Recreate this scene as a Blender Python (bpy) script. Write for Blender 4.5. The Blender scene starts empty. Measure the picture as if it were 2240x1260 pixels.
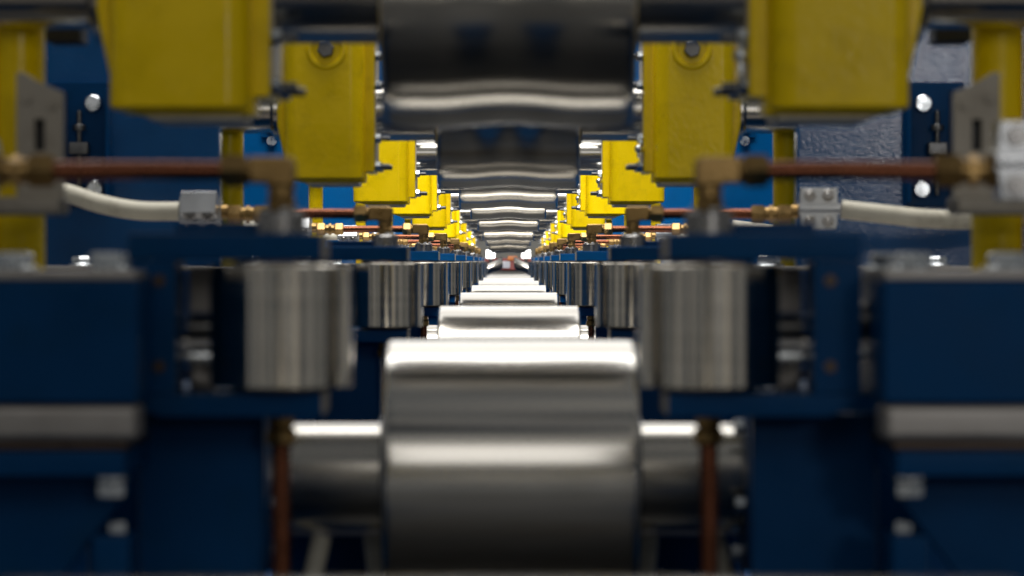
import bpy, bmesh, math, random
from mathutils import Vector, Matrix
random.seed(7)
PI = math.pi
E = 1.10            # eye height above the floor
S = 1.96            # spacing of the roll stands
N = 9               # stands in view
sc = bpy.context.scene
C = sc.collection

# ------------------------------------------------------------------ camera
cd = bpy.data.cameras.new('camera')
cam = bpy.data.objects.new('camera', cd)
C.objects.link(cam)
cam.location = (0, 0, E)
cam.rotation_euler = (math.radians(90 - 0.483), 0, math.radians(-0.066))
cd.sensor_width = 36
cd.lens = 112.5
cd.clip_start = 0.02
cd.clip_end = 200
cd.dof.use_dof = True
cd.dof.focus_distance = 8.0
cd.dof.aperture_fstop = 10.5
sc.camera = cam

# ------------------------------------------------------------------ world and lamps
w = bpy.data.worlds.new('World')
sc.world = w
w.use_nodes = True
nt = w.node_tree
nt.nodes.clear()
wo = nt.nodes.new('ShaderNodeOutputWorld')
bg = nt.nodes.new('ShaderNodeBackground')
tc = nt.nodes.new('ShaderNodeTexCoord')
mp = nt.nodes.new('ShaderNodeMapping')
mp.inputs['Scale'].default_value = (3.2, 3.2, 1.3)
nz = nt.nodes.new('ShaderNodeTexNoise')
nz.inputs['Scale'].default_value = 2.3
nz.inputs['Detail'].default_value = 5
rp = nt.nodes.new('ShaderNodeValToRGB')
els = rp.color_ramp.elements
els[0].position = 0.36; els[0].color = (0.03, 0.035, 0.045, 1)
els[1].position = 0.70; els[1].color = (0.55, 0.54, 0.52, 1)
for p, c in ((0.46, (0.10, 0.11, 0.12, 1)), (0.52, (0.30, 0.29, 0.26, 1)), (0.56, (0.13, 0.15, 0.19, 1)), (0.62, (0.36, 0.33, 0.27, 1))):
    e = els.new(p); e.color = c
bg.inputs['Strength'].default_value = 0.84
nt.links.new(tc.outputs['Generated'], mp.inputs['Vector'])
nt.links.new(mp.outputs['Vector'], nz.inputs['Vector'])
nt.links.new(nz.outputs['Fac'], rp.inputs['Fac'])
nt.links.new(rp.outputs['Color'], bg.inputs['Color'])
nt.links.new(bg.outputs['Background'], wo.inputs['Surface'])

def area(name, loc, rot, sx, sy, power, col=(1, 1, 1)):
    l = bpy.data.lights.new(name, 'AREA')
    l.shape = 'RECTANGLE'; l.size = sx; l.size_y = sy; l.energy = power; l.color = col
    o = bpy.data.objects.new(name, l)
    C.objects.link(o)
    o.location = loc; o.rotation_euler = rot
    return o
# hall lights over the line, running away from the camera
area('hall_light', (0, 12.0, E + 2.9), (0, 0, 0), 3.2, 17.0, 250, (1.0, 0.985, 0.96))
# hall lamps turned towards the far end of the line, which stands in stronger light
area('far_hall_light', (0, 4.4, E + 2.9), (math.radians(50), 0, 0), 2.4, 1.2, 95, (1.0, 0.98, 0.95))
area('far_hall_light', (0, 6.9, E + 2.7), (math.radians(50), 0, 0), 2.4, 1.2, 105, (1.0, 0.98, 0.95))
area('far_hall_light', (0, 10.4, E + 2.5), (math.radians(50), 0, 0), 2.4, 1.2, 115, (1.0, 0.98, 0.95))
area('end_hall_light', (0, 14.2, E + 2.4), (math.radians(50), 0, 0), 2.4, 1.2, 170, (1.0, 0.98, 0.95))
# lamp behind the camera on the right, whose glare sits on the hammered blue plate
area('rear_lamp', (1.60, -3.0, E + 0.80), (math.radians(90 - 6), 0, math.radians(12)), 0.50, 0.30, 15, (1, 0.98, 0.96))
area('rear_hall_light', (-0.4, -5.0, E + 2.9), (math.radians(64), 0, 0), 5.0, 2.0, 38, (1, 0.97, 0.93))

sc.view_settings.view_transform = 'Standard'
sc.view_settings.look = 'None'
sc.view_settings.exposure = 0.12
sc.view_settings.gamma = 1.0
try:
    sc.cycles.max_bounces = 8
    sc.cycles.glossy_bounces = 6
    sc.cycles.diffuse_bounces = 3
    sc.cycles.sample_clamp_indirect = 6
except Exception:
    pass

# ------------------------------------------------------------------ materials
def mat(name, base, rough=0.4, metal=0.0, vary=0.12, scale=30, bump=0.0, bscale=200, rvary=0.1,
        stretch=(1, 1, 1), coat=0.0, dirt_or_reflection=None, dirt_or_reflection_amt=0.0, emit=None, emit_s=0, dscale=14, spec=0.5):
    m = bpy.data.materials.new(name)
    m.use_nodes = True
    n = m.node_tree.nodes; L = m.node_tree.links
    b = n['Principled BSDF']
    b.inputs['Metallic'].default_value = metal
    b.inputs['Coat Weight'].default_value = coat
    b.inputs['Specular IOR Level'].default_value = spec
    b.inputs['Coat Roughness'].default_value = 0.12
    t = n.new('ShaderNodeTexCoord'); oi = n.new('ShaderNodeObjectInfo')
    mul = n.new('ShaderNodeVectorMath'); mul.operation = 'SCALE'; mul.inputs[0].default_value = (3.1, 7.7, 5.3)
    L.new(oi.outputs['Random'], mul.inputs['Scale'])
    add = n.new('ShaderNodeVectorMath'); add.operation = 'ADD'
    L.new(t.outputs['Object'], add.inputs[0]); L.new(mul.outputs[0], add.inputs[1])
    mpn = n.new('ShaderNodeMapping'); mpn.inputs['Scale'].default_value = stretch
    L.new(add.outputs[0], mpn.inputs['Vector'])
    z = n.new('ShaderNodeTexNoise'); z.inputs['Scale'].default_value = scale; z.inputs['Detail'].default_value = 6
    L.new(mpn.outputs[0], z.inputs['Vector'])
    mr = n.new('ShaderNodeMapRange')
    mr.inputs['From Min'].default_value = 0.3; mr.inputs['From Max'].default_value = 0.7
    mr.inputs['To Min'].default_value = 1 - vary; mr.inputs['To Max'].default_value = 1 + vary
    L.new(z.outputs['Fac'], mr.inputs['Value'])
    hs = n.new('ShaderNodeHueSaturation'); hs.inputs['Color'].default_value = (*base, 1)
    L.new(mr.outputs[0], hs.inputs['Value'])
    col = hs.outputs['Color']
    if dirt_or_reflection:
        z2 = n.new('ShaderNodeTexNoise'); z2.inputs['Scale'].default_value = dscale; z2.inputs['Detail'].default_value = 8
        z2.inputs['Roughness'].default_value = 0.7
        L.new((mpn if stretch != (1, 1, 1) else add).outputs[0], z2.inputs['Vector'])
        m2 = n.new('ShaderNodeMapRange'); m2.inputs['From Min'].default_value = 0.52; m2.inputs['From Max'].default_value = 0.72
        m2.inputs['To Max'].default_value = dirt_or_reflection_amt
        L.new(z2.outputs['Fac'], m2.inputs['Value'])
        mx = n.new('ShaderNodeMix'); mx.data_type = 'RGBA'
        L.new(m2.outputs[0], mx.inputs['Factor']); L.new(col, mx.inputs[6]); mx.inputs[7].default_value = (*dirt_or_reflection, 1)
        col = mx.outputs[2]
    L.new(col, b.inputs['Base Color'])
    m3 = n.new('ShaderNodeMapRange')
    m3.inputs['From Min'].default_value = 0.3; m3.inputs['From Max'].default_value = 0.7
    m3.inputs['To Min'].default_value = max(0.02, rough - rvary); m3.inputs['To Max'].default_value = rough + rvary
    L.new(z.outputs['Fac'], m3.inputs['Value']); L.new(m3.outputs[0], b.inputs['Roughness'])
    if bump:
        z3 = n.new('ShaderNodeTexNoise'); z3.inputs['Scale'].default_value = bscale; z3.inputs['Detail'].default_value = 2.5
        L.new(add.outputs[0], z3.inputs['Vector'])
        bp = n.new('ShaderNodeBump'); bp.inputs['Strength'].default_value = bump; bp.inputs['Distance'].default_value = 0.002
        L.new(z3.outputs['Fac'], bp.inputs['Height']); L.new(bp.outputs[0], b.inputs['Normal'])
        if coat: L.new(bp.outputs[0], b.inputs['Coat Normal'])
    if emit:
        b.inputs['Emission Color'].default_value = (*emit, 1); b.inputs['Emission Strength'].default_value = emit_s
    return m

STEEL = mat('turned_steel', (0.56, 0.54, 0.50), 0.18, 1.0, 0.16, 7, 0.0, rvary=0.05, stretch=(0.25, 5, 5), dirt_or_reflection=(0.30, 0.22, 0.12), dirt_or_reflection_amt=0.65, dscale=4)  # brown streaks along the roll axis are painted in to imitate reflected lines
ROLLER = mat('ground_roller_steel', (0.58, 0.54, 0.47), 0.13, 1.0, 0.06, 8, 0.0, rvary=0.04, stretch=(0.5, 0.5, 12), dirt_or_reflection=(0.3, 0.27, 0.22), dirt_or_reflection_amt=0.25)
SHAFT = mat('shaft_steel', (0.46, 0.44, 0.40), 0.20, 1.0, 0.10, 10, 0.0, rvary=0.05, stretch=(0.3, 5, 5), dirt_or_reflection=(0.28, 0.20, 0.11), dirt_or_reflection_amt=0.5, dscale=5)
YELLOW = mat('yellow_paint', (0.86, 0.60, 0.001), 0.28, 0, 0.05, 25, 0.14, 160, coat=0.04, dirt_or_reflection=(0.22, 0.14, 0.01), dirt_or_reflection_amt=0.25, dscale=24, spec=0.18)
BLUE = mat('blue_paint', (0.0006, 0.044, 0.138), 0.36, 0, 0.08, 18, 0.10, 220, coat=0.0, dirt_or_reflection=(0.002, 0.035, 0.08), dirt_or_reflection_amt=0.5, dscale=12, spec=0.07)
HAMMER = mat('hammered_blue_paint', (0.0008, 0.070, 0.215), 0.14, 0, 0.08, 18, 0.12, 260, rvary=0.02, coat=0.12, spec=0.35)
ZINC = mat('zinc_plated_steel', (0.66, 0.69, 0.71), 0.28, 1.0, 0.12, 90)
DARKST = mat('black_oxide_steel', (0.12, 0.12, 0.12), 0.35, 0.9, 0.2, 60)
BRASS = mat('brass', (0.29, 0.185, 0.072), 0.34, 1.0, 0.12, 80, 0.15, 300, dirt_or_reflection=(0.25, 0.15, 0.05), dirt_or_reflection_amt=0.5, dscale=60)
COPPER = mat('copper', (0.155, 0.056, 0.030), 0.27, 1.0, 0.12, 50, dirt_or_reflection=(0.22, 0.08, 0.04), dirt_or_reflection_amt=0.7, dscale=40)
ALU = mat('aluminium_clamp', (0.48, 0.49, 0.50), 0.33, 0.8, 0.04, 20)
HOSE = mat('cream_rubber_hose', (0.66, 0.62, 0.50), 0.55, 0, 0.06, 30, dirt_or_reflection=(0.20, 0.15, 0.09), dirt_or_reflection_amt=0.55, dscale=16)
RAIL = mat('slide_steel', (0.36, 0.34, 0.32), 0.50, 0.75, 0.12, 16, dirt_or_reflection=(0.2, 0.18, 0.15), dirt_or_reflection_amt=0.5)
LIP = mat('bare_cast_edge', (0.62, 0.55, 0.42), 0.42, 0.0, 0.12, 60)
TAN = mat('dull_steel_plate', (0.30, 0.27, 0.22), 0.55, 0.5, 0.14, 14, dirt_or_reflection=(0.14, 0.11, 0.08), dirt_or_reflection_amt=0.6)
BOSS = mat('oily_grey_steel', (0.30, 0.29, 0.28), 0.30, 1.0, 0.15, 70)
EDGE = mat('pale_tray_edge', (0.55, 0.55, 0.62), 0.35, 0.2)
BLACK = mat('black_rubber_and_slot_shade', (0.012, 0.012, 0.012), 0.55)
GASKET = mat('oily_seal', (0.06, 0.035, 0.02), 0.35, 0.3)
FLOOR = mat('oily_concrete', (0.10, 0.10, 0.10), 0.6, 0, 0.25, 3, 0.2, 30)
WALLM = mat('pale_hall_wall', (0.62, 0.60, 0.55), 0.8, 0, 0.05, 1)
RED = mat('red_enamel', (0.30, 0.035, 0.025), 0.4)
PALE = mat('pale_grey_panel', (0.62, 0.63, 0.68), 0.5)
ORANGE = mat('orange_enamel', (0.70, 0.20, 0.03), 0.4)
LAMP = mat('lamp_glass', (1, 1, 1), 0.3, emit=(1, 0.98, 0.94), emit_s=4)

# ------------------------------------------------------------------ mesh helpers
def sharp(me, ang=32):
    for p in me.polygons: p.use_smooth = True
    try: me.set_sharp_from_angle(angle=math.radians(ang))
    except Exception: pass
def finish(name, bm, m, parent=None, loc=(0, 0, 0), ang=32):
    bmesh.ops.recalc_face_normals(bm, faces=bm.faces)
    me = bpy.data.meshes.new(name); bm.to_mesh(me); bm.free()
    me.materials.append(m); sharp(me, ang)
    o = bpy.data.objects.new(name, me); C.objects.link(o)
    o.location = loc
    if parent is not None: o.parent = parent
    wn = o.modifiers.new('normals', 'WEIGHTED_NORMAL'); wn.keep_sharp = True; wn.weight = 80
    return o
def merge(bm, b2):
    me = bpy.data.meshes.new('tmp'); b2.to_mesh(me); b2.free(); bm.from_mesh(me); bpy.data.meshes.remove(me)
def box(bm, x0, x1, y0, y1, z0, z1, bev=0.002, seg=2):
    x0, x1 = min(x0, x1), max(x0, x1)
    b = bmesh.new()
    bmesh.ops.create_cube(b, size=1, matrix=Matrix.LocRotScale(((x0+x1)/2, (y0+y1)/2, (z0+z1)/2), None, (x1-x0, y1-y0, z1-z0)))
    if bev: bmesh.ops.bevel(b, geom=b.edges[:], offset=bev, segments=seg, affect='EDGES', profile=0.5)
    merge(bm, b)
def prism(bm, pts, y0, y1, bev=0.002, seg=2):          # outline in x,z ; extruded along y
    b = bmesh.new()
    f = b.faces.new([b.verts.new((x, y0, z)) for x, z in pts])
    r = bmesh.ops.extrude_face_region(b, geom=[f])
    bmesh.ops.translate(b, verts=[v for v in r['geom'] if isinstance(v, bmesh.types.BMVert)], vec=(0, y1-y0, 0))
    if bev:
        es = [e for e in b.edges if abs(e.verts[0].co.y - e.verts[1].co.y) < 1e-6]
        bmesh.ops.bevel(b, geom=es, offset=bev, segments=seg, affect='EDGES', profile=0.5)
    merge(bm, b)
def lathe(bm, prof, origin, axis, seg=48, phase=0.0):  # prof: (distance along axis, radius)
    ax = Vector(axis).normalized()
    u = ax.orthogonal().normalized() if abs(ax.x) < 0.9 else Vector((0, 0, 1))
    if abs(ax.z) > 0.9: u = Vector((1, 0, 0))
    v = ax.cross(u); o = Vector(origin)
    rings = []
    for t, r in prof:
        if r < 1e-6: rings.append([bm.verts.new(o + ax*t)]); continue
        rings.append([bm.verts.new(o + ax*t + (u*math.cos(phase+2*PI*k/seg) + v*math.sin(phase+2*PI*k/seg))*r) for k in range(seg)])
    for a, b in zip(rings, rings[1:]):
        for k in range(seg):
            k2 = (k+1) % seg
            if len(a) == 1 and len(b) == 1: continue
            if len(a) == 1: bm.faces.new((a[0], b[k], b[k2]))
            elif len(b) == 1: bm.faces.new((a[k], b[0], a[k2]))
            else: bm.faces.new((a[k], b[k], b[k2], a[k2]))
def rod(bm, p0, p1, r, seg=32, ch=0.0):
    p0 = Vector(p0); d = Vector(p1) - p0; l = d.length
    ch = ch or r*0.06
    lathe(bm, [(0, 0), (0, r-ch), (ch, r), (l-ch, r), (l, r-ch), (l, 0)], p0, d, seg)
def hexnut(bm, p0, p1, r, ch=0.15):                    # hexagonal body with chamfered ends
    p0 = Vector(p0); d = Vector(p1) - p0; l = d.length; c = min(r*ch, l*0.3)
    lathe(bm, [(0, 0), (0, r*0.86), (c, r), (l-c, r), (l, r*0.86), (l, 0)], p0, d, 6, PI/6)
def tube(bm, pts, r, seg=20, sub=8):
    P = [Vector(p) for p in pts]; out = []
    Q = [P[0]*2-P[1]] + P + [P[-1]*2-P[-2]]
    for i in range(1, len(Q)-2):
        for k in range(sub):
            t = k/sub; a, b, c, d = Q[i-1], Q[i], Q[i+1], Q[i+2]
            out.append(0.5*((2*b)+(c-a)*t+(2*a-5*b+4*c-d)*t*t+(3*b-a-3*c+d)*t**3))
    out.append(P[-1]); rings = []; u = None
    for i, p in enumerate(out):
        tg = (out[min(i+1, len(out)-1)] - out[max(i-1, 0)]).normalized()
        if u is None: u = tg.orthogonal().normalized()
        u = (u - tg*u.dot(tg)).normalized(); v = tg.cross(u)
        rings.append([bm.verts.new(p + (u*math.cos(2*PI*k/seg)+v*math.sin(2*PI*k/seg))*r) for k in range(seg)])
    for a, b in zip(rings, rings[1:]):
        for k in range(seg): bm.faces.new((a[k], b[k], b[(k+1) % seg], a[(k+1) % seg]))
    bm.faces.new(rings[0]); bm.faces.new(rings[-1][::-1])
def ball(bm, c, r, seg=16):
    lathe(bm, [(-r*math.cos(PI*i/10), r*math.sin(PI*i/10) if 0 < i < 10 else 0) for i in range(11)], c, (0, 0, 1), seg)
def rounded(x0, x1, z0, z1, rs, k=5):                  # outline with corner radii (bl, br, tr, tl)
    pts = []
    for (cx, cz, a0, r) in ((x0+rs[0], z0+rs[0], PI, rs[0]), (x1-rs[1], z0+rs[1], 1.5*PI, rs[1]), (x1-rs[2], z1-rs[2], 0, rs[2]), (x0+rs[3], z1-rs[3], .5*PI, rs[3])):
        if r < 1e-5: pts.append((cx, cz)); continue
        for i in range(k+1): pts.append((cx+r*math.cos(a0+.5*PI*i/k), cz+r*math.sin(a0+.5*PI*i/k)))
    return pts
NB = bmesh.new
def root(name, label, cat, group=None, loc=(0, 0, 0)):
    o = bpy.data.objects.new(name, None); C.objects.link(o); o.empty_display_size = 0.02
    o.location = loc; o['label'] = label; o['category'] = cat
    if group: o['group'] = group
    return o
def copy_tree(o, parent=None):
    c = o.copy(); C.objects.link(c)
    if parent is not None: c.parent = parent
    for ch in o.children: copy_tree(ch, c)
    return c
def struct(o): o['kind'] = 'structure'; return o

ORD = ['nearest', 'second', 'third', 'fourth', 'fifth', 'sixth', 'seventh', 'eighth', 'ninth']
def nth(n): return 'nearest' if n == 0 else ('farthest' if n == N-1 else ORD[n])
def side(s): return 'left' if s < 0 else 'right'
R = 0.1094          # roll radius
RW = 0.100          # half width of a roll
YR = [2.57 + S*i for i in range(-1, N)]       # axis distances, first one is the roll right under the lens
def yr(n): return 2.57 + S*n
def yu(n): return 2.15 + S*n
GAP = [0.1066, 0.102, 0.106, 0.110, 0.097, 0.078, 0.066, 0.052, 0.046]
LOWZ = -0.0638 - R

# ------------------------------------------------------------------ setting
b = NB(); box(b, -7, 7, -5, 31, -0.1, 0, 0); struct(finish('floor', b, FLOOR))
b = NB(); box(b, -7, 7, 30, 30.2, 0.004, 6, 0); struct(finish('back_wall', b, WALLM))
for s in (-1, 1):
    t = root('machine_bed', 'long blue bed beam under the roll stands on the %s' % side(s), 'machine bed')
    b = NB(); box(b, s*0.17, s*0.80, 1.2, 21.5, 0.30, 0.52, 0.006); finish('beam', b, BLUE, t)
    b = NB()
    for k in range(8): box(b, s*0.2, s*0.5, 1.5+k*2.7, 1.9+k*2.7, 0.0, 0.297, 0.004)
    finish('foot', b, BLUE, t)

# ------------------------------------------------------------------ rolls
def roll_thing(name, cat, r_shaft, groove, label):
    t = root(name, label, cat)
    b = NB(); c = 0.0045; prof = [(-RW, 0), (-RW, R-c)]
    for i in range(6): a = PI/2*(1 - i/5); prof.append((-RW+c-c*math.sin(a), R-c+c*math.cos(a)))
    M = 40
    for i in range(1, M):
        x = -RW+c + (2*RW-2*c)*i/M
        d = groove*0.5*(1+math.cos(PI*x/0.058)) if abs(x) < 0.058 else 0
        prof.append((x, R-d))
    for i in range(6): a = PI/2*i/5; prof.append((RW-c+c*math.sin(a), R-c+c*math.cos(a)))
    prof += [(RW, 0)]
    p2 = []
    for q in prof:
        if not p2 or abs(q[0]-p2[-1][0]) + abs(q[1]-p2[-1][1]) > 1e-6: p2.append(q)
    lathe(b, p2, (0, 0, 0), (1, 0, 0), 144)
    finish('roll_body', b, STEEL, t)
    for s in (-1, 1):
        b = NB()
        lathe(b, [(RW+0.0006, 0), (RW+0.0006, r_shaft), (0.205, r_shaft), (0.33, r_shaft), (0.335, 0.030), (0.415, 0.030), (0.418, 0.027), (0.418, 0)], (0, 0, 0), (s, 0, 0), 72)
        sh = finish('shaft', b, SHAFT, t)
        b = NB(); lathe(b, [(RW+0.001, r_shaft+0.0005), (RW+0.001, r_shaft+0.005), (RW+0.004, r_shaft+0.005), (RW+0.004, r_shaft+0.0005)], (0, 0, 0), (s, 0, 0), 72)
        finish('shoulder_ring', b, DARKST, sh)
    return t
def lab_roll(lvl, n):
    if lvl == 'lower':
        if n < 0: return 'blurred steel roll crest along the bottom edge of the picture, right under the lens'
        return ['large bright steel lower roll in the foreground, thin shaft each side', 'second bright lower roll, just behind the big foreground roll', 'third lower steel roll counted from the foreground',
                'fourth lower steel roll counted from the foreground', 'fifth lower steel roll counted from the foreground', 'sixth lower steel roll counted from the foreground',
                'seventh lower steel roll counted from the foreground', 'eighth lower steel roll counted from the foreground', 'farthest lower steel roll, before the two tilted rollers'][n]
    return ['large dark steel upper roll at the top edge, waisted in the middle', 'second upper steel roll, below and behind the big top one', 'third upper steel roll counted from the top edge',
            'fourth upper steel roll counted from the top edge', 'fifth upper steel roll counted from the top edge', 'sixth upper steel roll counted from the top edge',
            'seventh upper steel roll counted from the top edge', 'eighth upper steel roll counted from the top edge', 'farthest upper steel roll, smallest and nearest the bright end'][n]
lo0 = roll_thing('lower_roll', 'roll', 0.0431, 0.0, lab_roll('lower', 0)); lo0.location = (0.002, yr(0), E+LOWZ); lo0['group'] = 'lower rolls of the line'
cp = copy_tree(lo0); cp.location = (0.0, yr(-1), E+LOWZ); cp['label'] = lab_roll('lower', -1)
up0 = roll_thing('upper_roll', 'roll', 0.0415, 0.0038, lab_roll('upper', 0)); up0['group'] = 'upper rolls of the line'
up0.location = (0, yr(0), E+GAP[0]+R)
for n, w_ in ((-1, 'upper steel roll of the stand right over the lens, outside the picture'), (-2, 'upper steel roll of the stand behind the camera, outside the picture')):
    a = copy_tree(up0); a.location = (0, yr(n), E+0.112+R); a['label'] = w_
for n in range(1, N):
    a = copy_tree(lo0); a.location = (0.001, yr(n), E+LOWZ); a['label'] = lab_roll('lower', n)
    a = copy_tree(up0); a.location = (0, yr(n), E+GAP[n]+R); a['label'] = lab_roll('upper', n)

# ------------------------------------------------------------------ helper: build per side, copy along the line
def along(fn, s, rng, place, label, group):
    first = None
    for n in rng:
        if first is None: t = first = fn(s)
        else: t = copy_tree(first)
        t.location = place(n); t.rotation_euler = (0, 0, math.radians(turn_of(group, n, s))); t['label'] = label(n); t['group'] = group
JR = random.Random(3)
def jit(a): return JR.uniform(-a, a)
TR = {}
def turn_of(group, n, s):
    if 'coolant' in group and n > 0: return JR.uniform(-7, 7)
    return 0
def XS(s, x0, x1): return (s*x0, s*x1)

# ------------------------------------------------------------------ yellow bearing blocks (origin on the roll axis)
def block(s):
    t = root('bearing_block', '', 'bearing block')
    lo, hi = -0.0975, 0.13
    def ol(x0, x1, z0, z1, ri, ro, rt):
        if s > 0: return rounded(x0, x1, z0, z1, (ri, ro, rt, rt))
        return rounded(-x1, -x0, z0, z1, (ro, ri, rt, rt))
    b = NB(); h = bmesh.new()
    plan = rounded(0.203, 0.312, -0.085, 0.0395, (0.020, 0.016, 0.002, 0.002), 8)
    f = h.faces.new([h.verts.new((s*x, y, lo)) for x, y in plan])
    q = bmesh.ops.extrude_face_region(h, geom=[f])
    bmesh.ops.translate(h, verts=[v for v in q['geom'] if isinstance(v, bmesh.types.BMVert)], vec=(0, 0, hi-lo))
    bmesh.ops.recalc_face_normals(h, faces=h.faces)
    es = [e for e in h.edges if abs(e.verts[0].co.z-e.verts[1].co.z) < 1e-6]
    bmesh.ops.bevel(h, geom=es, offset=0.0035, segments=3, affect='EDGES', profile=0.5)
    merge(b, h); finish('housing', b, YELLOW, t)
    b = NB()
    pts = [(0.2, lo-0.004), (0.29, lo-0.004), (0.300, lo), (0.310, lo+0.012), (0.319, -0.045), (0.324, -0.02), (0.324, hi), (0.2, hi)]
    prism(b, [(s*x, z) for x, z in (pts if s > 0 else pts[::-1])], -0.062, -0.02, 0.004, 3); finish('outer_rib', b, YELLOW, t)
    b = NB(); prism(b, ol(0.210, 0.288, lo-0.0085, lo+0.010, 0.003, 0.010, 0.003), -0.058, 0.045, 0.003, 2); finish('base_lip', b, LIP, t)
    b = NB(); prism(b, ol(0.188, 0.2022, lo+0.010, hi-0.01, 0.003, 0.003, 0.003), -0.060, 0.060, 0.002, 2); finish('end_cover', b, YELLOW, t)
    b = NB(); prism(b, ol(0.1865, 0.1879, lo+0.018, hi-0.02, 0.0, 0.0, 0.0), -0.048, 0.056, 0.0); finish('seal', b, LIP, t)
    for yb, zb in ((-0.052, -0.079), (-0.050, -0.040), (-0.052, 0.034), (-0.050, 0.075), (0.045, -0.078), (0.045, 0.03)):
        b = NB(); hexnut(b, (s*0.1878, yb, zb), (s*0.179, yb, zb), 0.0075); bo = finish('bolt', b, ZINC, t)
        b = NB(); rod(b, (s*0.1789, yb, zb), (s*0.1665, yb, zb), 0.0035, 16); finish('thread', b, DARKST, bo)
    b = NB()
    if s > 0: rod(b, (s*0.186, -0.058, -0.055), (s*0.181, -0.064, -0.055), 0.004, 12); rod(b, (s*0.181, -0.064, -0.053), (s*0.181, -0.064, -0.068), 0.0025, 12); ball(b, (s*0.181, -0.064, -0.055), 0.006); finish('grease_nipple', b, ZINC, t)
    else: b.free()
    b = NB()                                            # raised boss ring with an eye bolt on the face
    K = 40; rr = 0.024; cr = 0.0045; c0 = Vector((s*0.254, -0.085, 0.082)); g = []
    for i in range(K):
        a = 2*PI*i/K; ring = []
        for j in range(10):
            q = 2*PI*j/10; r_ = rr + cr*math.cos(q)
            ring.append(b.verts.new(c0 + Vector((r_*math.cos(a), cr*0.6*math.sin(q), r_*math.sin(a)))))
        g.append(ring)
    for i in range(K):
        for j in range(10): b.faces.new((g[i][j], g[(i+1) % K][j], g[(i+1) % K][(j+1) % 10], g[i][(j+1) % 10]))
    finish('boss_ring', b, YELLOW, t)
    b = NB(); hexnut(b, (s*0.254, -0.0849, 0.082), (s*0.254, -0.098, 0.082), 0.012); finish('eye_bolt', b, DARKST, t)
    return t
for s in (-1, 1):
    along(block, s, list(range(N)) + [-1, -2], lambda n: (0.001, yr(n), E+(GAP[n] if n >= 0 else 0.112)+R),
          lambda n: ('yellow bearing block on the %s %s, outside the picture' % (side(s), 'beside the lens' if n == -1 else 'behind the camera')) if n < 0 else ('%s %s yellow bearing block, %s' % ('large' if n == 0 else nth(n), side(s), 'blurred at the top edge' if n == 0 else 'counted from the camera, holding an upper roll')),
          'yellow bearing blocks of the upper rolls')

# ------------------------------------------------------------------ yellow tie columns
def column(s):
    t = root('tie_column', '', 'column')
    for dx in (0.0, 0.047):
        b = NB(); lathe(b, [(0, 0), (0, 0.021), (0.55, 0.021), (0.552, 0.018), (0.552, 0)], (s*dx, 0, 0), (0, 0, 1), 32); finish('post', b, YELLOW, t)
    b = NB(); box(b, s*-0.008, s*0.09, -0.06, -0.022, 0.213, 0.30, 0.003); finish('clamp_cap', b, BLUE, t)
    b = NB(); box(b, s*-0.024, s*0.008, 0.20, 0.25, 0.204, 0.34, 0.003); finish('stop_block', b, BLACK, t)
    b = NB(); box(b, s*-0.012, s*0.004, 0.021, 0.1997, 0.26, 0.30, 0.003); finish('stop_arm', b, BLUE, t)
    b = NB(); box(b, s*-0.03, s*0.085, -0.03, 0.03, -0.012, -0.0004, 0.002); finish('foot_plate', b, ZINC, t)
    return t
for s in (-1, 1):
    along(column, s, range(N), lambda n: (s*0.399, yr(n)+0.04, E-0.012),
          lambda n: '%s pair of yellow upright posts on the %s, behind the %s bearing block' % (nth(n), side(s), 'large blurred' if n == 0 else ORD[n]), 'yellow upright posts')

# ------------------------------------------------------------------ blue stand housings (plates across the line)
def stand(s):
    t = root('stand_housing', '', 'machine frame')
    b = NB(); prism(b, [(s*x, z) for x, z in ((0.397, -0.95), (1.5, -0.95), (1.5, 0.95), (0.397, 0.95))], 0, 0.05, 0.003); finish('plate', b, HAMMER, t)
    b = NB(); box(b, s*0.5455, s*0.625, -0.012, -0.0006, 0.075, 0.245, 0.001); br = finish('bracket', b, BLUE, t)
    b = NB(); box(b, s*0.5455, s*0.5495, -0.04, -0.0126, 0.08, 0.235, 0.001); finish('rib', b, BLUE, br)
    b = NB(); box(b, s*0.606, s*0.622, -0.04, -0.0126, 0.08, 0.235, 0.001); finish('rib', b, BLUE, br)
    for xb, zb in ((0.5685, 0.2156), (0.5665, 0.098)):
        b = NB(); lathe(b, [(0, 0), (0, 0.0118), (0.007, 0.0118), (0.009, 0.0100), (0.009, 0)], (s*xb, -0.0126, zb), (0, -1, 0), 24); finish('bolt', b, ZINC, t)
    b = NB(); box(b, s*0.458, s*0.49, -0.010, -0.0006, 0.245, 0.285, 0.001); finish('small_plate', b, BLUE, t)
    b = NB(); hexnut(b, (s*0.4695, -0.0103, 0.266), (s*0.4695, -0.020, 0.266), 0.0118); finish('bolt', b, ZINC, t)
    b = NB(); rod(b, (s*0.4695, -0.0006, 0.238), (s*0.4695, -0.012, 0.238), 0.010); finish('pin', b, ZINC, t)
    b = NB(); rod(b, (s*0.586, -0.028, 0.205), (s*0.586, -0.028, 0.09), 0.0035, 12); cs = finish('clamp_screw', b, DARKST, t)
    b = NB(); box(b, s*0.573, s*0.599, -0.038, -0.0128, 0.145, 0.162, 0.002); finish('screw_nut', b, DARKST, cs)
    b = NB(); rod(b, (s*0.586, -0.028, 0.186), (s*0.586, -0.028, 0.178), 0.009, 20); finish('collar', b, DARKST, cs)
    return t
for s in (-1, 1):
    along(stand, s, range(N), lambda n: (0, yr(n)+1.83, E),
          lambda n: '%s blue frame plate on the %s%s' % (nth(n), side(s), (', hammered paint with bright glare' if s > 0 else ', in shade behind a round bolt') if n == 0 else ', counted from the camera'), 'blue frame plates')

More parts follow.
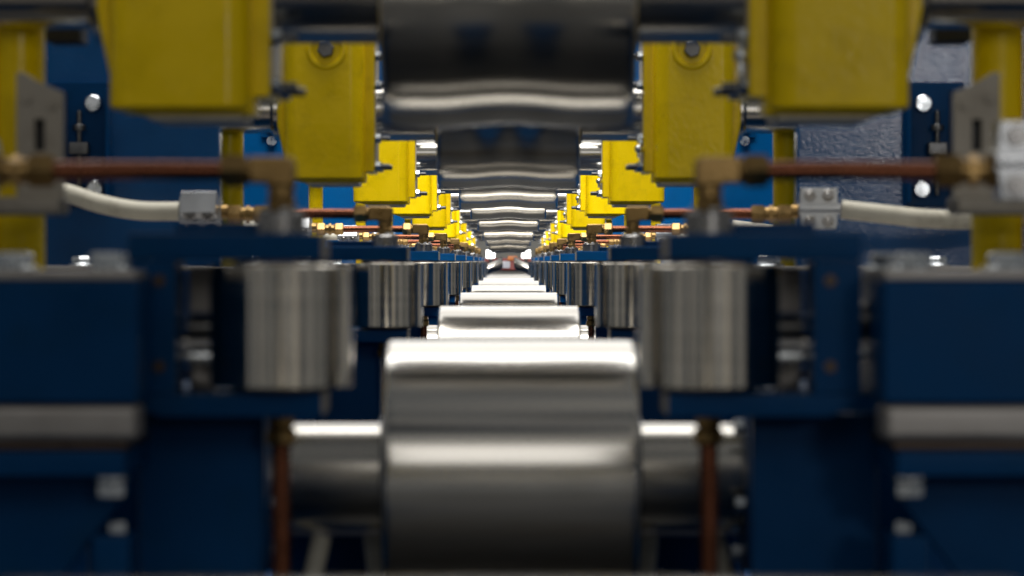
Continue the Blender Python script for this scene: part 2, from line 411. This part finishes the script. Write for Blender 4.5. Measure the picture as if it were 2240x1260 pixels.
# ------------------------------------------------------------------ roller forks (origin on the roller axis at eye height)
def fork(s):
    t = root('roller_fork', '', 'roller bracket')
    b = NB(); box(b, s*-0.029, s*0.100, -0.030, 0.030, 0.0005, 0.0185, 0.0018); finish('upper_arm', b, BLUE, t)
    b = NB(); box(b, s*-0.0305, s*-0.0285, -0.029, 0.029, 0.002, 0.017, 0.0005); finish('bare_edge', b, TAN, t)
    b = NB(); box(b, s*-0.0305, s*-0.0285, -0.029, 0.029, -0.101, -0.088, 0.0005); finish('bare_edge', b, TAN, t)
    b = NB(); box(b, s*0.010, s*0.075, 0.031, 0.10, 0.004, 0.0265, 0.0018); finish('raised_pad', b, BLUE, t)
    b = NB(); prism(b, [(s*x, z) for x, z in ((-0.029, -0.1035), (0.078, -0.1035), (0.093, -0.098), (0.1, -0.09), (0.1, -0.0885), (-0.029, -0.0875))], -0.030, 0.030, 0.0015); finish('lower_arm', b, BLUE, t)
    b = NB(); box(b, s*0.068, s*0.0995, -0.0285, 0.0285, -0.0880, 0.0, 0.001); bp = finish('back_plate', b, BLUE, t)
    for z in (-0.013, -0.070):
        b = NB(); rod(b, (s*0.079, -0.0282, z), (s*0.079, -0.0300, z), 0.0042, 16); finish('socket_screw', b, GASKET, bp)
    b = NB(); lathe(b, [(-0.0845, 0), (-0.0845, 0.0465), (-0.0835, 0.048), (-0.0035, 0.048), (-0.0025, 0.0465), (-0.0025, 0)], (0, 0, 0), (0, 0, 1), 96); ro = finish('side_roller', b, ROLLER, t)
    b = NB(); rod(b, (0, 0, -0.0023), (0, 0, 0.0003), 0.033, 40); finish('seal', b, GASKET, t)
    b = NB(); rod(b, (0, 0, -0.0870), (0, 0, -0.0848), 0.033, 40); finish('seal', b, GASKET, t)
    b = NB(); lathe(b, [(0.0186, 0), (0.0186, 0.0165), (0.032, 0.0165), (0.033, 0.0155), (0.033, 0)], (0, 0, 0), (0, 0, 1), 32); co = finish('boss', b, BOSS, t)
    for a in (0.6, 1.9, 3.6, 5.0):
        b = NB(); hexnut(b, (0.0115*math.cos(a), 0.0115*math.sin(a), 0.0331), (0.0115*math.cos(a), 0.0115*math.sin(a), 0.0355), 0.0036); finish('screw', b, ZINC, co)
    b = NB(); rod(b, (s*0.1, 0, -0.040), (s*0.19, 0, -0.040), 0.013, 32); finish('spindle', b, DARKST, t)
    b = NB(); rod(b, (s*0.1, 0, -0.0615), (s*0.20, 0, -0.0615), 0.004, 20); finish('guide_rod', b, ZINC, t)
    b = NB(); box(b, s*0.050, s*0.066, 0.034, 0.05, -0.036, -0.004, 0.002); finish('wiper_block', b, RAIL, t)
    b = NB(); rod(b, (s*0.03, 0.045, -0.046), (s*0.0675, 0.045, -0.046), 0.009, 24); finish('adjuster', b, DARKST, t)
    b = NB(); rod(b, (s*0.045, 0.045, -0.066), (s*0.0675, 0.045, -0.066), 0.0085, 24); finish('adjuster_nut', b, ZINC, t)
    b = NB(); lathe(b, [(0, 0), (0, 0.010), (0.014, 0.012), (0.018, 0.009), (0.018, 0)], (s*0.048, 0.04, -0.084), (s, 0, 0.3), 24); finish('foot_pad', b, RAIL, t)
    return t
def ux(s, n): return (-0.1525 if s < 0 else 0.1345) if n == 0 else s*(0.1600 + 0.0025*math.sin(5.1*n+s))
for s in (-1, 1):
    along(fork, s, range(N), lambda n: (ux(s, n), yu(n), E),
          lambda n: '%s blue fork on the %s with upright steel roller%s' % (nth(n), side(s), ', blurred in front' if n == 0 else ', counted from the camera'), 'forks with upright side rollers')

# ------------------------------------------------------------------ coolant lines: elbow, nuts, copper tube, clamp, hose
def line(s, k=0.0):
    t = root('coolant_line', '', 'pipe')
    zc = 0.0605
    b = NB(); hexnut(b, (0, 0, 0.0331), (0, 0, 0.043), 0.0105); lathe(b, [(0.043, 0), (0.043, 0.0090), (0.05, 0.0090), (0.05, 0)], (0, 0, 0), (0, 0, 1), 24)
    o0 = finish('fitting_foot', b, BRASS, t)
    b = NB()
    pts = [(-0.0095, 0.0501), (0.0095, 0.0501), (0.0095, 0.0520), (0.021, 0.0520), (0.021, 0.0700), (-0.006, 0.0700), (-0.0095, 0.0665)]
    prism(b, [(s*x, z) for x, z in pts], -0.009, 0.009, 0.0022, 3); finish('elbow', b, BRASS, t)
    b = NB(); hexnut(b, (s*0.0235, 0, zc), (s*0.0400, 0, zc), 0.0125, 0.2); rod(b, (s*0.0211, 0, zc), (s*0.0234, 0, zc), 0.0085); finish('nut', b, BRASS, t)
    b = NB(); tube(b, [(s*0.0401, 0, zc), (s*0.09, 0, zc+0.0004), (s*0.152, 0, zc)], 0.0064, 24); finish('copper_tube', b, COPPER, t)
    b = NB(); hexnut(b, (s*0.152, 0, zc), (s*0.169, 0, zc), 0.0125, 0.2); finish('nut', b, BRASS, t)
    b = NB(); rod(b, (s*0.1691, 0, zc), (s*0.186, 0, zc), 0.0085); lathe(b, [(0.175, 0.0084), (0.175, 0.0108), (0.180, 0.0108), (0.180, 0.0084)], (0, 0, zc), (s, 0, 0), 6); finish('union', b, BRASS, t)
    b = NB(); hexnut(b, (s*0.1861, 0, zc), (s*0.203, 0, zc), 0.0130, 0.2); rod(b, (s*0.2031, 0, zc+0.003), (s*0.212, 0, zc+0.003), 0.009); finish('nut', b, BRASS, t)
    b = NB(); z0 = 0.067
    prism(b, [(s*(0.2125-k)+s*x, z0+z) for x, z in ((0.003, -0.0265), (0.047, -0.0265), (0.049, -0.02), (0.049, -0.008), (0.054, -0.006), (0.054, 0.006), (0.049, 0.008), (0.049, 0.0265), (0.003, 0.0265), (0.001, 0.008), (-0.001, 0.006), (-0.001, -0.006), (0.001, -0.008))], -0.016, 0.014, 0.0018, 2)
    box(b, s*(0.212-k), s*(0.266-k), -0.0185, 0.0, z0-0.0045, z0+0.0045, 0.002)
    turn = Matrix.Rotation(math.radians(68), 3, 'X') if s < 0 else Matrix.Identity(3)
    bmesh.ops.rotate(b, verts=b.verts, cent=(0, 0, z0), matrix=turn)
    cl = finish('hose_clamp', b, ALU, t)
    for xx in (0.2265-k, 0.2495-k):
        for zz in (-0.0165, 0.0165):
            b = NB(); rod(b, (s*xx, -0.0161, z0+zz), (s*xx, -0.0195, z0+zz), 0.0075, 24); hexnut(b, (s*xx, -0.0196, z0+zz), (s*xx, -0.0225, z0+zz), 0.0045); bmesh.ops.rotate(b, verts=b.verts, cent=(0, 0, z0), matrix=turn); finish('screw', b, BOSS, cl)
    b = NB()
    if s > 0: P = [(0.2667, 0, z0-0.001), (0.32, 0.0, z0-0.007), (0.38, 0.01, z0-0.013), (0.45, 0.03, z0-0.014), (0.53, 0.06, z0-0.006)]
    else: P = [(-0.2667, 0, z0-0.003), (-0.32, 0.0, z0-0.002), (-0.37, 0.0, z0+0.007), (-0.42, 0.01, z0+0.022), (-0.48, 0.03, z0+0.030), (-0.53, 0.06, z0+0.028)]
    tube(b, [(x-s*k, y, z) for x, y, z in P], 0.0122, 24); finish('hose', b, HOSE, t)
    return t
for s in (-1, 1):
    LL = lambda n: '%s coolant line on the %s, brass elbow and copper tube%s' % (nth(n), side(s), ', blurred' if n == 0 else ', by camera distance')
    along(lambda q: line(q, 0.022), s, range(1), lambda n: (ux(s, n), yu(n), E), LL, 'copper and brass coolant lines')
    along(line, s, range(1, N), lambda n: (ux(s, n), yu(n), E), LL, 'copper and brass coolant lines')

# ------------------------------------------------------------------ feed tubes below the side rollers
def feed(s):
    t = root('feed_pipe', '', 'pipe')
    b = NB(); hexnut(b, (0, 0, -0.1036), (0, 0, -0.1125), 0.0095); hexnut(b, (0, 0, -0.1126), (0, 0, -0.1235), 0.0112); finish('nut', b, BRASS, t)
    b = NB(); tube(b, [(0, 0, -0.1236), (0.0005, 0, -0.2), (0, 0, -0.30), (0, 0.0, -0.44)], 0.0064, 24); finish('copper_tube', b, COPPER, t)
    return t
for s in (-1, 1):
    along(feed, s, range(N), lambda n: (ux(s, n), yu(n), E),
          lambda n: '%s upright copper tube with brass nut under the %s side roller' % (nth(n), side(s)), 'upright copper tubes')

# ------------------------------------------------------------------ slide tables outside the forks
def slide(s):
    t = root('slide_table', '', 'slide table')
    b = NB(); box(b, s*0.239, s*0.60, 0, 0.22, -0.0915, -0.0125, 0.003); finish('carriage', b, BLUE, t)
    b = NB(); box(b, s*0.2405, s*0.60, 0.002, 0.218, -0.0121, -0.0062, 0.001); finish('top_strip', b, RAIL, t)
    for xb, yb in ((0.262, 0.03), (0.325, 0.03), (0.262, 0.18), (0.344, 0.18), (0.545, 0.06)):
        b = NB(); rod(b, (s*xb, yb, -0.0061), (s*xb, yb, -0.0035), 0.0155, 24); hexnut(b, (s*xb, yb, -0.0034), (s*xb, yb, 0.0055), 0.0125); finish('bolt', b, ZINC, t)
    b = NB(); box(b, s*0.2395, s*0.60, 0.001, 0.05, -0.1160, -0.0919, 0.0055, 4); finish('slide_rail', b, RAIL, t)
    b = NB(); box(b, s*0.246, s*0.60, 0.006, 0.20, -0.1215, -0.1163, 0.001); finish('wear_strip', b, GASKET, t)
    b = NB(); box(b, s*0.247, s*0.62, -0.004, 0.24, -0.138, -0.1219, 0.002); finish('shelf', b, BLUE, t)
    b = NB(); rod(b, (s*0.258, 0.02, -0.1384), (s*0.258, 0.02, -0.1425), 0.0105, 24); hexnut(b, (s*0.258, 0.02, -0.1426), (s*0.258, 0.02, -0.1535), 0.0095); finish('shelf_bolt', b, ZINC, t)
    b = NB(); pts = [(0.258, -0.1384), (0.60, -0.1384), (0.60, -0.56), (0.47, -0.56), (0.247, -0.165)]
    pts = [(0.252, -0.1384), (0.60, -0.1384), (0.60, -0.56), (0.56, -0.56), (0.252, -0.152)]
    prism(b, [(s*x, z) for x, z in pts], 0.05, 0.065, 0.002); finish('gusset', b, BLUE, t)
    b = NB(); box(b, s*0.247, s*0.271, 0.02, 0.07, -0.58, -0.178, 0.002); finish('upright', b, BLUE, t)
    b = NB(); hexnut(b, (s*0.256, 0.035, -0.1778), (s*0.256, 0.035, -0.170), 0.006); finish('upright_bolt', b, ZINC, t)
    return t
for s in (-1, 1):
    along(slide, s, range(N), lambda n: (0.0015, 2.05+S*n, E),
          lambda n: '%s dark blue slide table on the %s, beside the %s side roller' % (nth(n), side(s), nth(n)), 'blue slide tables')

# bent plate with a slot, standing by the nearest posts
for s in (-1, 1):
    t = root('slotted_plate', 'dull grey slotted plate with a sloping top in front of the nearest %s yellow posts' % side(s), 'plate', 'slotted grey plates', (s*0.366, 2.50, E))
    b = NB()
    x0, x1 = (-0.018, 0.018)
    out = [(x0, 0.048), (x1, 0.048), (x1, 0.158), (x1-0.006, 0.160), (x0, 0.142)]
    # plate with a slot: four strips round the opening, welded into one mesh
    sx0, sx1, sz0, sz1 = -0.004, 0.004, 0.086, 0.111
    prism(b, [(s*x, z) for x, z in ((x0, 0.040), (sx0, 0.040), (sx0, 0.138), (x0, 0.132))], 0, 0.012, 0)
    prism(b, [(s*x, z) for x, z in ((sx1, 0.040), (x1, 0.040), (x1, 0.147), (x1-0.005, 0.1475), (sx1, 0.1415))], 0, 0.012, 0)
    prism(b, [(s*x, z) for x, z in ((sx0, 0.040), (sx1, 0.040), (sx1, sz0), (sx0, sz0))], 0, 0.012, 0)
    prism(b, [(s*x, z) for x, z in ((sx0, sz1), (sx1, sz1), (sx1, 0.1415), (sx0, 0.138))], 0, 0.012, 0)
    finish('plate', b, TAN, t)
    b = NB(); box(b, s*-0.0045, s*0.0045, 0.0125, 0.018, 0.083, 0.114, 0); finish('slot_shade_sheet', b, BLACK, t)  # black sheet added behind the slot, standing in for the shade inside it
    b = NB(); box(b, s*-0.018, s*0.10, -0.02, 0.04, 0.036, 0.050, 0.003); finish('shelf', b, TAN, t)
    for xx, zz in ((-0.010, 0.122), (0.010, 0.127)):
        b = NB(); rod(b, (s*xx, -0.0004, zz), (s*xx, -0.003, zz), 0.004, 16); finish('screw', b, TAN, t)

# ------------------------------------------------------------------ pedestals, lower bearing stands
def pedestal(s):
    t = root('pedestal', '', 'pedestal')
    b = NB(); box(b, s*0.166, s*0.252, 0.032, 0.050, -0.575, -0.1041, 0.002); finish('front_plate', b, BLUE, t)
    b = NB(); box(b, s*0.186, s*0.205, 0.0503, 0.26, -0.575, -0.1045, 0.002); finish('web', b, BLUE, t)
    return t
for s in (-1, 1):
    along(pedestal, s, range(N), lambda n: (0, yu(n)+0.0, E),
          lambda n: '%s dark blue pedestal under the %s fork, counted from the camera' % (nth(n), side(s)), 'blue pedestals')
def lstand(s):
    t = root('lower_bearing_stand', '', 'bearing block')
    b = NB(); box(b, s*0.200, s*0.33, -0.07, 0.07, -0.40, 0.075, 0.006); finish('housing', b, BLUE, t)
    b = NB(); lathe(b, [(0.187, 0.046), (0.187, 0.075), (0.1995, 0.078), (0.1995, 0.046)], (0, 0, 0), (s, 0, 0), 48); cv = finish('end_cover', b, BLUE, t)
    for k in range(6):
        a = k*PI/3 + 0.3
        b = NB(); hexnut(b, (s*0.1868, 0.062*math.cos(a), 0.062*math.sin(a)), (s*0.178, 0.062*math.cos(a), 0.062*math.sin(a)), 0.007); finish('bolt', b, ZINC, cv)
    return t
for s in (-1, 1):
    along(lstand, s, range(N), lambda n: (0, yr(n), E+LOWZ),
          lambda n: '%s blue lower bearing stand at the %s end of the lower roll' % (nth(n), side(s)), 'blue lower bearing stands')

# trays with hoses under the rolls
def tray(n):
    t = root('drip_tray', '%s pale edged tray below the lower roll shaft' % nth(n), 'tray', 'trays under the lower rolls', (0, yr(n), E))
    b = NB(); rod(b, (-0.197, 0.038, -0.2195), (0.197, 0.038, -0.2195), 0.0042, 20); finish('edge', b, EDGE, t)
    b = NB(); box(b, -0.197, 0.197, 0.0453, 0.20, -0.2225, -0.2180, 0.001); finish('pan', b, BLUE, t)
    b = NB(); box(b, -0.197, 0.197, 0.19, 0.20, -0.575, -0.2227, 0.001); finish('cross_plate', b, BLUE, t)
    return t
t0 = None
for n in range(0, 3): tray(n)
for s, x0, x1, what in ((-1, -0.152, -0.172, 'cream hose slanting down beside the left copper tube'), (-1, -0.110, -0.107, 'cream hose at the left edge of the big lower roll'),
                        (1, 0.114, 0.113, 'cream hose at the right edge of the big lower roll'), (1, 0.168, 0.190, 'cream hose slanting down beside the right copper tube')):
    b = NB(); tube(b, [(x0, 0.035, -0.2240), ((x0+x1)/2-0.002*s, 0.033, -0.26), (x1, 0.03, -0.31), (x1, 0.03, -0.50)], 0.0082, 20)
    o = finish('drain_hose', b, HOSE, None, (0, yr(0), E)); o['label'] = what; o['category'] = 'hose'; o['group'] = 'cream drain hoses'

# ------------------------------------------------------------------ far end of the line
YE = yr(N-1) + 1.3
for s in (-1, 1):
    t = root('tilted_roller', 'tilted steel guide roller at the far end of the line, %s one of two' % side(s), 'roller', 'tilted rollers at the far end', (s*0.095, YE, E-0.035))
    d = Vector((s*1.0, 0, -0.42)).normalized()
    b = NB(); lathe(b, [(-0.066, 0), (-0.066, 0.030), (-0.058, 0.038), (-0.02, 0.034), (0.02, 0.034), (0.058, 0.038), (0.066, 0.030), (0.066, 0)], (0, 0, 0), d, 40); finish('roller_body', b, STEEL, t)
    b = NB(); rod(b, d*0.067, d*0.13, 0.016, 20); finish('shaft', b, SHAFT, t)
    b = NB(); box(b, s*0.115, s*0.16, -0.03, 0.03, -0.35, -0.06, 0.004); finish('holder', b, DARKST, t)
t = root('red_carriage', 'red machine carriage with a pale panel at the far end of the line', 'machine', None, (0, YE+1.6, E))
b = NB(); box(b, -0.17, 0.20, 0, 0.3, -0.06, 0.02, 0.006); finish('body', b, RED, t)
b = NB(); box(b, -0.055, 0.012, -0.012, -0.0006, -0.048, 0.0, 0.005); finish('panel', b, PALE, t)
b = NB(); box(b, -0.005, 0.06, -0.02, -0.001, 0.004, 0.034, 0.004); finish('warning_block', b, ORANGE, t)
b = NB(); box(b, -0.12, 0.12, 0.05, 0.3, -1.09, -0.061, 0.01); finish('base', b, DARKST, t)
t = root('pale_machine_table', 'pale table between the tilted rollers and the red carriage', 'table', None, (0, YE+0.75, E))
b = NB(); box(b, -0.16, 0.16, -0.3, 0.5, -0.12, -0.09, 0.004); finish('top', b, PALE, t)
b = NB(); box(b, -0.13, 0.13, -0.2, 0.4, -1.09, -0.121, 0.004); finish('base', b, BLUE, t)
for s in (-1, 1):
    t = root('work_lamp', 'glaring white work lamp at the far end, %s of the red carriage' % side(s), 'lamp', 'work lamps at the far end', (s*0.115, YE+1.2, E+0.045))
    b = NB(); box(b, -0.032, 0.032, 0, 0.05, -0.030, 0.030, 0.008); finish('housing', b, DARKST, t)
    b = NB(); box(b, -0.028, 0.028, -0.006, -0.0005, -0.026, 0.026, 0.003); finish('glass', b, LAMP, t)
    b = NB(); rod(b, (0, 0.03, -0.0305), (0, 0.03, -1.13), 0.012, 16); finish('stem', b, DARKST, t)
